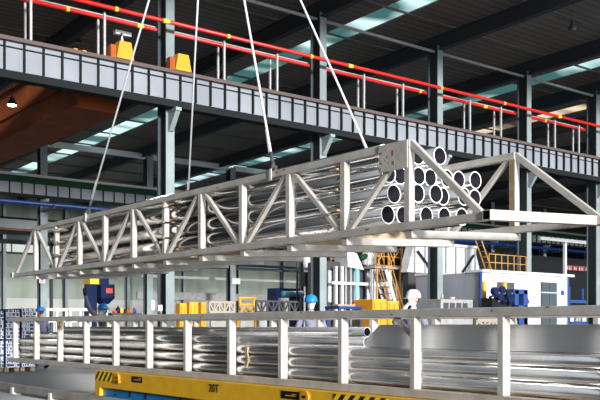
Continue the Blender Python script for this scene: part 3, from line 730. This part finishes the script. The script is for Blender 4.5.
# furnace machine (px 332-388)
Ym=33.0
X=lambda p,Y=Ym: ray_y(p,Y)
Zf=lambda p,py,Y=Ym: zpy(py,ray_y(p,Y),Y)
t=thing('furnace_machine',(X(352),Ym+1,0),'tall silver furnace casing with white frames and pipes behind the hoisted load','machine')
MB().m(DGREY).box(X(333),X(392),Ym+.6,Ym+2,0,Zf(360,262)).build('casing',t)
for k_,(p0,p1) in enumerate(((335,338),(341,344),(350,353),(359,366),(373,382))):
    MB().m(SILV).box(X(p0),X(p1),Ym+.5,Ym+.6,Zf(p0,302),Zf(p0,270)).build('sheet_panel',t)
mb=MB().m(SILV).hexa([(X(348),Ym,Zf(348,267)),(X(364),Ym,Zf(348,269)),(X(364),Ym+1,Zf(348,269)),(X(348),Ym+1,Zf(348,267)),(X(347),Ym,Zf(348,249)),(X(357),Ym,Zf(348,253)),(X(357),Ym+1,Zf(348,253)),(X(347),Ym+1,Zf(348,249))]).build('hood',t)
for p in (338.5,344.5,348,353):
    MB().m(WHITE if p<346 else GREY).bar((X(p),Ym+.2,0),(X(p),Ym+.2,Zf(p,266)),.12,.12).build('frame_post',t)
for p in (370,386):
    MB().m(WHITE).bar((X(p),Ym-.2,0),(X(p),Ym-.2,Zf(p,266)),.2,.2).build('frame_post',t)
for py in (268,284): MB().m(WHITE).bar((X(369),Ym-.2,Zf(370,py)),(X(388),Ym-.2,Zf(370,py)),.18,.2).build('frame_beam',t)
MB().m(WHITE).bar((X(333),Ym+.1,Zf(340,283)),(X(369),Ym+.1,Zf(340,283)),.12,.14).build('frame_beam',t)
for p in (357.5,358.8): MB().m(CYAN).tube((X(p),Ym+.1,.2),(X(p),Ym+.1,Zf(p,268)),.07).build('pipe',t)
MB().m(CYAN).tube((X(389.5),Ym-.1,.2),(X(389.5),Ym-.1,Zf(388,280)),.09).build('pipe',t)
MB().m(BLACK).path([(X(372),Ym-.1,Zf(372,282)),(X(378),Ym-.1,Zf(378,276)),(X(384),Ym-.1,Zf(384,279))],.05).path([(X(374),Ym-.1,Zf(372,276)),(X(380),Ym-.1,Zf(378,283))],.05).build('hose',t)
MB().m(GREEN).path([(X(363),Ym+.3,Zf(364,258)),(X(370),Ym+.3,Zf(370,256)),(X(376),Ym+.3,Zf(376,260))],.16).build('valve_pipe',t)
MB().m(WHITE).lathe([(.05,0),(.3,.1),(.35,.5),(.2,.8)],(X(373),Ym+.4,Zf(373,266))).build('dome',t)
# orange scaffold and stair
t=thing('orange_scaffold',(X(390),Ym,0),'orange tube scaffold landing with guard rails beside the furnace','scaffold')
def otube(p,q): MB().m(ORL).tube(p,q,.024,6).build('tube',t)
Yo=Ym-.6
for p in (376,379,384,388,394,401): otube((X(p,Yo),Yo,Zf(p,266,Yo)),(X(p,Yo),Yo,Zf(p,246,Yo)))
for py in (248,256,265): otube((X(375,Yo),Yo,Zf(376,py,Yo)),(X(402,Yo),Yo,Zf(376,py,Yo)))
for (p,a_,q_,b_) in ((376,266,384,247),(384,266,378,247),(388,265,400,248),(394,265,388,248),(400,268,402,246)): otube((X(p,Yo),Yo-.05,Zf(p,a_,Yo)),(X(q_,Yo),Yo-.05,Zf(p,b_,Yo)))
for p in (377,400): MB().m(ORL).tube((X(p,Yo),Yo,0),(X(p,Yo),Yo,Zf(p,266,Yo)),.05,6).build('leg',t)
MB().m(GREY).box(X(375,Yo),X(402,Yo),Yo,Yo+.8,Zf(376,268,Yo),Zf(376,266,Yo)).build('platform',t)
t=thing('steel_stair',(X(400),Ym-1.5,0),'steel stair with orange handrails descending right from the scaffold','stair')
Ys=Ym-1.2
for o_ in (0,.8):
    MB().m(SILV).bar((X(386,Ys),Ys+o_,Zf(386,270,Ys)),(X(408,Ys),Ys+o_,.1),.05,.2).build('stringer',t)
    for dz_ in (.5,1.0): MB().m(ORL).tube((X(388,Ys),Ys+o_,Zf(388,272,Ys)+dz_),(X(409,Ys),Ys+o_,.1+dz_),.024,6).build('handrail',t)
    for k_ in range(3):
        f_=k_/3+.1; xs_=X(387,Ys)+(X(408,Ys)-X(387,Ys))*f_; zs=Zf(387,270,Ys)*(1-f_)+.1*f_
        MB().m(ORL).tube((xs_,Ys+o_,zs),(xs_,Ys+o_,zs+1.05),.02,6).build('baluster',t)
for k_ in range(12):
    f_=(k_+.5)/12; xs_=X(386,Ys)+(X(408,Ys)-X(386,Ys))*f_; zs=Zf(386,270,Ys)*(1-f_)+.1*f_
    MB().m(GREY).box(xs_-.1,xs_+.12,Ys+.03,Ys+.77,zs-.02,zs+.02).build('tread',t)
# orange-brown rails far left of furnace
railing(331,346,36,Zf(338,268,36),.95,'orange railing on the platform left of the furnace hood',5)
tag(B(GREY,ray_y(330,36),ray_y(348,36),36,37,0,Zf(338,268,36)).build('platform_block'),'grey platform block left of the furnace hood','platform')
# yellow cabinets
def cabinet(p0,p1,Y,py,d,label,m_=YEL2):
    a,b=ray_y(p0,Y),ray_y(p1,Y); z=zpy(py,a,Y)
    t=thing('yellow_cabinet',((a+b)/2,Y,0),label,'cabinet','yellow cabinets')
    MB().m(m_).box(a,b,Y,Y+d,.0,z).build('body',t,bevel=.02)
    mid=(a+b)/2
    f=MB().m(m_).box(a+.05,mid-.02,Y-.03,Y,.15,z-.1).build('door',t); MB().m(DGREY).box(mid-.12,mid-.08,Y-.06,Y-.03,z*.5,z*.5+.2).build('handle',f)
    f=MB().m(m_).box(mid+.02,b-.05,Y-.03,Y,.15,z-.1).build('door',t); MB().m(WHITE).box(mid+.15,mid+.3,Y-.04,Y-.03,z*.7,z*.7+.12).build('sticker',f)
cabinet(373,387,20.5,299,.9,'yellow steel cabinet with small white sticker beside the furnace')
cabinet(388,399,20.5,301,.7,'narrow yellow steel cabinet next to the white-helmeted worker')
cabinet(180,187,26,303,.3,'orange-yellow cabinet behind the left part of the floor frame, left of two')
cabinet(189.5,198.5,26,302,.3,'orange-yellow cabinet behind the left part of the floor frame, middle one')
cabinet(201.5,206,26,302,.3,'small yellow cabinet with white dial left of the tan trusses')
# bench with blue top in front of furnace
Yb=21; a,b=ray_y(339,Yb),ray_y(362,Yb); z=zpy(306,a,Yb)
t=thing('work_bench',((a+b)/2,Yb,0),'work bench with blue top and timber laid on it','bench')
MB().m(CBLUE).box(a,b,Yb,Yb+.7,z-.08,z).build('bench_top',t)
for X_ in (a+.05,b-.05):
    for Y_ in (Yb+.05,Yb+.65): MB().m(CBLUE).bar((X_,Y_,0),(X_,Y_,z-.08),.07,.07).build('leg',t)
tag(B(WOOD,a+.05,b-.2,Yb+.1,Yb+.4,z,z+.06).build('timber_plank'),'timber plank lying on the blue bench','plank')
tag(MB().m(REDT).lathe([(.06,0),(.06,.08),(.03,.12)],(b-.08,Yb+.3,z),12).build('red_canister'),'small red canister standing on the blue bench','canister')
# grey generator below panels
Yg=25.5; a,b=ray_y(441,Yg),ray_y(473,Yg); z=zpy(299,a,Yg)
t=thing('compressor_unit',((a+b)/2,Yg,0),'grey compressor unit with vents in front of the cabin side wall','compressor')
MB().m(GREY).box(a,b,Yg,Yg+.9,.1,z).build('housing',t,bevel=.02)
for k_ in range(4): MB().m(DGREY).box(a+.15+k_*.4,a+.45+k_*.4,Yg-.02,Yg,z-.45,z-.15).build('vent',t)
MB().m(GREY).tube((a+.5,Yg+.4,z),(a+.5,Yg+.4,z+.22),.06).tube((a+1.1,Yg+.4,z),(a+1.1,Yg+.4,z+.12),.15).build('exhaust',t)
for X_ in (a+.1,b-.1): MB().m(DGREY).box(X_-.08,X_+.08,Yg+.1,Yg+.8,0,.1).build('foot',t)
# blue press machine before the cabin
Yp=24.5
XX=lambda p: ray_y(p,Yp); ZZ=lambda p,py: zpy(py,ray_y(p,Yp),Yp)
t=thing('blue_press_machine',(XX(510),Yp,0),'blue and black press machine with two yellow cylinders before the cabin','machine')
MB().m(CBLUE).box(XX(515),XX(519),Yp,Yp+.6,0,ZZ(515,290)).box(XX(524),XX(528),Yp,Yp+.6,0,ZZ(515,290)).box(XX(514),XX(528),Yp,Yp+.6,ZZ(515,294),ZZ(515,289)).box(XX(515),XX(528),Yp,Yp+.6,0,ZZ(515,305)).build('press_frame',t,bevel=.01)
MB().m(GREY).tube((XX(521.5),Yp+.3,0.2),(XX(521.5),Yp+.3,ZZ(515,294)),.12).build('ram',t)
MB().m(CBLUE).bar((XX(526),Yp+.1,ZZ(526,291)),(XX(530),Yp+.1,ZZ(526,303)),.1,.1).build('arm',t)
for p in (498.8,519.3): MB().m(YEL2).tube((XX(p),Yp+.8,ZZ(p,300)),(XX(p),Yp+.8,ZZ(p,281)),.10,12).build('yellow_cylinder',t)
mb=MB().m(BLACK).box(XX(494),XX(514),Yp+.1,Yp+.7,0,ZZ(495,298))
mb.build('body',t)
rr=random.Random(3)
for k_ in range(14):
    a_=(XX(rr.uniform(490,513)),Yp+.05,ZZ(500,rr.uniform(289,305))); b_=(XX(rr.uniform(490,513)),Yp+.05,ZZ(500,rr.uniform(287,300)))
    MB().m([BLACK,NAVY,GREY][k_%3]).tube(a_,b_,.055,6).build('linkage',t)
for (p,py) in ((495,291),(502,290),(508,293),(500,297),(510,299)): MB().m(NAVY).tube((XX(p),Yp-.08,ZZ(p,py)),(XX(p),Yp+.12,ZZ(p,py)),.17,14).build('pulley',t)
# blue storage rack at right
Yr=31.5
a,b=ray_y(569,Yr),ray_y(622,Yr)
t=thing('storage_rack',((a+b)/2,Yr,0),'blue steel storage rack with white goods right of the cabin','rack')
for X_ in (a,(a+b)/2,b):
    for Y_ in (Yr,Yr+1): MB().m(CBLUE).bar((X_,Y_,0),(X_,Y_,3.6),.12,.12).build('upright',t)
for z in (.25,1.35,2.65): MB().m(CBLUE).box(a,b,Yr-.02,Yr+1.02,z,z+.18).build('shelf',t)
rr=random.Random(5); n_=0; xx=a+.2
while xx<b-.6:
    w_=rr.uniform(.3,.55); 
    for z in (1.53,):
        tag(MB().m([WHITE,GREY,SILV,CYAN][n_%4]).box(xx,xx+w_,Yr+.1,Yr+.7,z,z+rr.uniform(.45,.9)).build('storage_box',bevel=.02),'%s box on the blue storage rack, %s from the left'%(['white','grey','silver','pale blue'][n_%4],ORD[n_]),'box','boxes on the blue rack')
    n_+=1; xx+=w_+.2
# red banner
Yn=45; a,b=ray_y(566,Yn),ray_y(625,Yn); z0=zpy(270,a,Yn); z1=zpy(265,a,Yn)
t=thing('red_banner',((a+b)/2,Yn,z0),'dark red banner with small white characters at the right edge','banner')
MB().m(BAN).box(a,b,Yn,Yn+.05,z0,z1).build('cloth',t)
rr=random.Random(9); xx=a+.15; mb=MB().m(WHITE)
while xx<b-.2:
    for k_ in range(2): mb.box(xx,xx+.14,Yn-.01,Yn-.0,z0+.06+.1*k_,z0+.09+.1*k_)
    mb.box(xx+.06,xx+.09,Yn-.01,Yn,z0+.05,z1-.05); xx+=.24 if rr.random()>.15 else .5
mb.build('characters',t)
for X_ in (a+.1,b-.1): MB().m(GREY).bar((X_,Yn+.1,0),(X_,Yn+.1,z1+.1),.12,.12).build('support_post',t)
# second white frames (mid right) : long white gutter beam + posts
Yk=40
a,b=ray_y(541,Yk),ray_y(640,Yk); z=zpy(238,a,Yk)
t=thing('white_gantry',((a+b)/2,Yk,0),'thin white gantry beam on slim posts beyond the cabin at right','gantry')
MB().m(WHITE).box(a,b,Yk,Yk+.2,z-.12,z+.12).build('beam',t)
for p in (566,595): X_=ray_y(p,Yk); MB().m(WHITE).bar((X_,Yk+.1,0),(X_,Yk+.1,z-.12),.2,.2).build('post',t)
# inner dark partition on right far side with windows
a,b=ray_y(470,57),110
t=thing('inner_partition',(a,57,0),'dark inner partition with ribbed upper band beyond the cabin','partition')
MB().m(GIRDD).box(a,b,57,57.2,0,8.6).build('panel',t)
MB().m(GIRDD).box(a,b,56.9,57.0,7.2,8.1).build('upper_band',t)
for k_ in range(5):
    X_=a+4+k_*8; MB().m(mat('dim_window',(.2,.25,.27),.3,emit=.12,ecol=(.5,.65,.7))).box(X_,X_+3.5,56.95,57,6.0,6.7).build('window',t)
# ---------------- centre background
Yc=33
t=thing('yellow_trestle',(ray_y(247,Yc),Yc,0),'bright yellow tube trestle in the middle distance','trestle')
q=lambda p,py,Y=Yc,o=0: (ray_y(p,Y),Y+o,zpy(py,ray_y(p,Y),Y))
for (p,a_,r_,b_) in ((240,310,240,298),(254,310,254,298),(238,298,256,298),(240,305,254,305),(240,310,238,320),(254,310,256,320),(247,305,247,311),(244,311,251,311)):
    MB().m(YEL2).tube(q(p,a_),q(r_,b_),.06,6).build('tube',t)
for p in (238,256): MB().m(YEL2).bar((ray_y(p,Yc),Yc,0),q(p,320),.14,.14).build('leg',t)
def lattice(p0,p1,Y,pt,pb,label,m_=mat('tan_steel',(.30,.26,.21),.6),n=5):
    a,b=ray_y(p0,Y),ray_y(p1,Y); z1=zpy(pt,a,Y); z0=zpy(pb,a,Y)
    t=thing('lattice_truss',((a+b)/2,Y,0),label,'truss','small lattice trusses')
    for z in (z0,z1): MB().m(m_).bar((a,Y,z),(b,Y,z),.09,.09).build('chord',t)
    for i in range(n+1):
        x=a+(b-a)*i/n; MB().m(m_).bar((x,Y,z0),(x,Y,z1),.07,.07).build('post',t)
        if i<n:
            u,v=(z0,z1) if i%2 else (z1,z0); MB().m(m_).bar((x,Y,u),(a+(b-a)*(i+1)/n,Y,v),.06,.06).build('diagonal',t)
    for x in (a+.1,b-.1): MB().m(m_).bar((x,Y,0),(x,Y,z0),.1,.1).build('leg',t)
lattice(209,234,27,302,312,'pale tan lattice truss left of the yellow trestle')
lattice(256,300,31,301,312,'dark lattice truss right of the yellow trestle',DGREY,8)
lattice(476,515,12.5,320,327,'low tan lattice truss showing just above the tube load at right',n=5)
# navy conveyor
Yv=38
t=thing('navy_conveyor',(ray_y(289,Yv),Yv,0),'navy blue conveyor with pale roller in the middle distance','conveyor')
MB().m(NAVY).box(ray_y(276,Yv),ray_y(300,Yv),Yv,Yv+.8,zpy(297,ray_y(276,Yv),Yv),zpy(288,ray_y(276,Yv),Yv)).build('body',t)
MB().m(CYAN).tube(q(281,294,Yv,-.15),q(301,294,Yv,-.15),.16).build('roller',t)
for p in (277,299): MB().m(NAVY).box(ray_y(p,Yv)-.15,ray_y(p,Yv)+.15,Yv+.1,Yv+.7,0,zpy(296,ray_y(276,Yv),Yv)).build('leg',t)
# dark control box on column next to centre
Ye=36; a,b=ray_y(305,Ye),ray_y(314.5,Ye)
t=thing('control_box',((a+b)/2,Ye,0),'dark grey control box on a pole left of the middle column','box')
MB().m(DGREY).box(a,b,Ye,Ye+.4,zpy(286,a,Ye),zpy(272,a,Ye)).build('body',t)
MB().m(DGREY).bar(((a+b)/2,Ye+.2,0),((a+b)/2,Ye+.2,zpy(286,a,Ye)),.14,.14).build('pole',t)
t=thing('hanging_filter',(ray_y(309,Ye),Ye+.1,0),'pale cylindrical tank on a slim stand above the control box','tank')
xq=ray_y(309,Ye); MB().m(SILV).lathe([(.02,0),(.2,.05),(.2,.75),(.02,.85)],(xq,Ye+.2,zpy(270,xq,Ye))).build('tank',t)
MB().m(DGREY).bar((xq-.35,Ye+.55,0),(xq-.35,Ye+.55,zpy(252,xq,Ye)),.08,.08).bar((xq-.35,Ye+.55,zpy(262,xq,Ye)),(xq,Ye+.2,zpy(262,xq,Ye)),.08,.08).build('stand',t)
# white signs on the distant columns
def sign(p0,p1,Y,pt,pb,label,marks=None):
    a,b=ray_y(p0,Y),ray_y(p1,Y); z1=zpy(pt,a,Y); z0=zpy(pb,a,Y)
    t=thing('wall_sign',((a+b)/2,Y,z0),label,'sign')
    MB().m(WHITE).box(a,b,Y-.03,Y,z0,z1).build('plate',t)
    if marks:
        mb=MB().m(marks); h=z1-z0; w_=b-a
        for k_ in range(2): mb.box(a+w_*.2,b-w_*.2,Y-.04,Y-.03,z0+h*(.25+.3*k_),z0+h*(.33+.3*k_))
        mb.box(a+w_*.42,a+w_*.58,Y-.04,Y-.03,z0+h*.2,z0+h*.8); mb.build('marks',t)
sign(39,45,YH-.03,277,283,'white sign with red marks on the leftmost distant column',REDT)
sign(232,240,YH-.03,278,284,'plain white sign on the column left of the yellow trestle')
sign(151.5,154.5,YH-.03,300,310,'small white notice low on the second distant column',GREY)
sign(158,162,YG-.72,305,311,'small yellow and white notice by the near left column',YEL2)
t=thing('notice_stand',(ray_y(160,YG-.72),YG-.7,0),'thin post carrying the small notice beside the near left column','post')
MB().m(COLM).bar((ray_y(160,YG-.6),YG-.66,0),(ray_y(160,YG-.6),YG-.66,zpy(305,ray_y(160,YG-.7),YG-.7)),.06,.06).build('pole',t)
# mid-height blue-black rail line at centre background
Yx=62
for i,(py,m_) in enumerate(((263,NAVY),(266,COLD),(277,TIE),(293,GREY))):
    xx=ray_y(195,Yx); z=zpy(py,xx,Yx)
    tag(MB().m(m_).box(ray_y(150,Yx),ray_y(308,Yx),Yx+.7*i,Yx+.2+.7*i,z-.08 if i<3 else z-.5,z+.12).build('wall_rail'),['upper navy','second black','third thin pale','lowest wide grey'][i]+' horizontal rail across the bay behind the distant columns','rail')
# dark trusses between floors far left (service bridge)
Yq=70
t=thing('service_bridge',(ray_y(20,Yq),Yq,6),'dark horizontal service bridge in front of the far green wall at left','bridge')
for py in (232,241): 
    z=zpy(py,ray_y(20,Yq),Yq); MB().m(COLD).box(ray_y(-30,Yq),ray_y(60,Yq),Yq,Yq+.3,z-.25,z+.1).build('beam',t)
for p in (-5,52): X_=ray_y(p,Yq); MB().m(COLD).box(X_-.1,X_+.1,Yq,Yq+.3,0,zpy(232,X_,Yq)).build('post',t)
# ---------------- left background: blue machine
Yl=36
t=thing('blue_hopper_machine',(ray_y(102,Yl),Yl,0),'dark blue machine with orange head and red nameplate behind the raised arm','machine')
a=ray_y(101,Yl); b=ray_y(115,Yl)
zl=lambda py: zpy(py,a,Yl)
MB().m(NAVY).box(a,b,Yl,Yl+.8,zl(298),zl(284)).hexa([(a+.2,Yl+.2,zl(304)),(b-.2,Yl+.2,zl(304)),(b-.2,Yl+.7,zl(304)),(a+.2,Yl+.7,zl(304)),(a,Yl,zl(298)),(b,Yl,zl(298)),(b,Yl+.8,zl(298)),(a,Yl+.8,zl(298))]).build('body',t,bevel=.02)
MB().m(NAVY).box(a+.05,b-.2,Yl+.2,Yl+.7,zl(284),zl(268)).build('upper_tower',t)
MB().m(YEL).box(ray_y(93,Yl),ray_y(102,Yl),Yl+.3,Yl+1.0,zl(284),zl(273)).build('orange_head',t)
MB().m(REDT).box(a+.25,b-.12,Yl-.02,Yl,zl(293),zl(288)).build('nameplate',t)
for (X_,Y_) in ((a+.3,Yl+.3),(b-.3,Yl+.3),(a+.3,Yl+.6),(b-.3,Yl+.6)): MB().m(WHITE).bar((X_,Y_,0),(X_,Y_,zl(303)),.13,.13).build('leg',t)
MB().m(NAVY).box(ray_y(91,Yl),a,Yl+.4,Yl+.7,0,zl(284)).build('side_casing',t)
# white rack frames
Yw=30
for j,(p0,p1,pt) in enumerate(((46,68,308),(69,92,308))):
    a,b=ray_y(p0,Yw),ray_y(p1,Yw); z=zpy(pt,a,Yw)
    t=thing('white_rack_frame',((a+b)/2,Yw,0),'low white rack frame behind the floor frame, %s of two'%['left','right'][j],'rack','low white rack frames')
    MB().m(WHITE).box(a,b,Yw,Yw+.06,z-.1,z).box(a,b,Yw,Yw+.06,z-.5,z-.44).build('rail',t)
    for k_ in range(3): X_=a+.06+(b-a-.12)*k_/2; MB().m(WHITE).box(X_-.035,X_+.035,Yw,Yw+.06,0,z-.12).build('post',t)
# clutter on a far shelf
rr=random.Random(11)
Yz=40; a,b=ray_y(112,Yz),ray_y(142,Yz); z=zpy(313,a,Yz)
t=thing('long_table',((a+b)/2,Yz,0),'long dark table with small parts on it right of the blue machine','table')
MB().m(DGREY).box(a,b,Yz,Yz+.8,z-.08,z).build('table_top',t)
for X_ in (a+.1,b-.1): MB().m(DGREY).box(X_-.05,X_+.05,Yz+.1,Yz+.7,0,z-.08).build('leg',t)
cn=['red','dark blue','yellow','black','orange','brown','blue']
for k_,m_ in enumerate((REDT,NAVY,YEL,BLACK,ORG,RUST,CBLUE)):
    X_=a+.3+k_*(b-a-.6)/6; h=.15+.2*((k_*3)%4)/3
    tag(MB().m(m_).lathe([(.12,0),(.12,h*.7),(.05,h*.8),(.05,h)],(X_,Yz+.3,z),12).build('canister'),'small %s canister on the long table beyond the floor frame'%cn[k_],'canister','canisters on the long table')
# ---------------- bundles of extruded profiles (left edge)
def bundle(p0,p1,Y,z0,z1,nx,nz,label):
    a,b=ray_y(p0,Y),ray_y(p1,Y)
    t=thing('profile_bundle',((a+b)/2,Y,z0),label,'bundle','bundles of extruded profiles')
    MB().m(mat('bundle_dark',(.04,.06,.16),.6)).box(a,b,Y+.02,Y+5,z0,z1).build('packed_profiles',t)
    mb=MB().m(mat('bundle_edge',(.95,.96,.98),.5)); dx=(b-a)/nx; dz=(z1-z0)/nz; r2=random.Random(int(p0*7+z0*10))
    for i in range(nx):
        for j in range(nz):
            x=a+i*dx; z=z0+j*dz
            mb.box(x,x+dx*.85,Y,Y+.03,z,z+dz*.22)
            if r2.random()<.75: mb.box(x,x+dx*.3,Y,Y+.03,z,z+dz*.85)
            if r2.random()<.4: mb.box(x+dx*.5,x+dx*.7,Y-.002,Y+.03,z+dz*.3,z+dz)
    mb.build('profile_ends',t)
    return t
Yu=24
for (p0,p1,z0,z1,nx,nz,l) in ((-12,4,.12,.86,5,8,'lower stack at the left edge'),(-12,4,.9,1.68,5,8,'upper stack at the left edge'),
    (6,20,.12,.86,6,8,'lower stack, second from the left'),(6,20,.9,1.72,6,8,'upper stack, second from the left'),
    (22,36,.12,.86,6,8,'lower stack, third from the left'),(22,36,.9,1.75,6,8,'upper stack just left of the blue helmet')):
    bundle(p0,p1,Yu,z0,z1,nx,nz,'bundle of white-edged extruded profiles, '+l)
for i,p in enumerate((-10,2,8,18,24,34)):
    X_=ray_y(p,Yu); tag(MB().m(WOOD).box(X_-.06,X_+.06,Yu+.1,Yu+4.5,0,.12).build('timber_bearer'),'timber bearer on the floor under the profile bundles, %s from the left'%ORD[i],'timber','floor bearers')

# ================================================================ LIGHT
w=bpy.data.worlds.new('w'); bpy.context.scene.world=w; w.use_nodes=True
nt=w.node_tree; bg=nt.nodes['Background']
tc=nt.nodes.new('ShaderNodeTexCoord'); dt=nt.nodes.new('ShaderNodeVectorMath'); dt.operation='DOT_PRODUCT'; dt.inputs[1].default_value=(.25,-.96,.1)
nt.links.new(tc.outputs['Generated'],dt.inputs[0])
mr=nt.nodes.new('ShaderNodeMapRange'); mr.interpolation_type='SMOOTHSTEP'; mr.inputs[1].default_value=.1; mr.inputs[2].default_value=.95; mr.inputs[3].default_value=.13; mr.inputs[4].default_value=1.8
nt.links.new(dt.outputs['Value'],mr.inputs[0]); nt.links.new(mr.outputs[0],bg.inputs[1])
bg.inputs[0].default_value=(.88,.94,1,1)
def area(name,loc,rot,sx,sy,e,col=(1,1,1)):
    l=bpy.data.lights.new(name,'AREA'); l.shape='RECTANGLE'; l.size=sx; l.size_y=sy; l.energy=e; l.color=col
    o=bpy.data.objects.new(name,l); C.objects.link(o); o.location=loc; o.rotation_euler=rot; return o
s=bpy.data.lights.new('low_sun','SUN'); s.energy=6.2; s.angle=math.radians(6); s.color=(1,.98,.95)
so=bpy.data.objects.new('low_sun',s); C.objects.link(so)
so.rotation_euler=Vector((.19,1,-.15)).to_track_quat('-Z','Y').to_euler()
for (x,y,e) in ((18,22,500),(30,22,600),(22,44,1500),(40,44,1500),(60,44,1500),(35,74,3000),(60,74,2000),(12,74,3000),(-8,74,2500)):  # unseen fill lights added to brighten the bays and the far wall
    area('hall_fill_light',(x,y,13.0 if y>25 else 11),(0,0,0),1.6,1.6,e,(1,.97,.92))
# ================================================================ CAMERA
cam=bpy.data.cameras.new('cam'); co=bpy.data.objects.new('cam',cam); C.objects.link(co)
cam.sensor_width=36; cam.lens=F/600*36; cam.shift_y=(HY-200)/600; cam.clip_end=500
co.location=(0,0,CZ); co.rotation_euler=(math.pi/2,0,-math.atan2(SU,CU))
bpy.context.scene.camera=co
sc=bpy.context.scene
sc.view_settings.view_transform='Standard'; sc.view_settings.look='None'; sc.view_settings.exposure=0
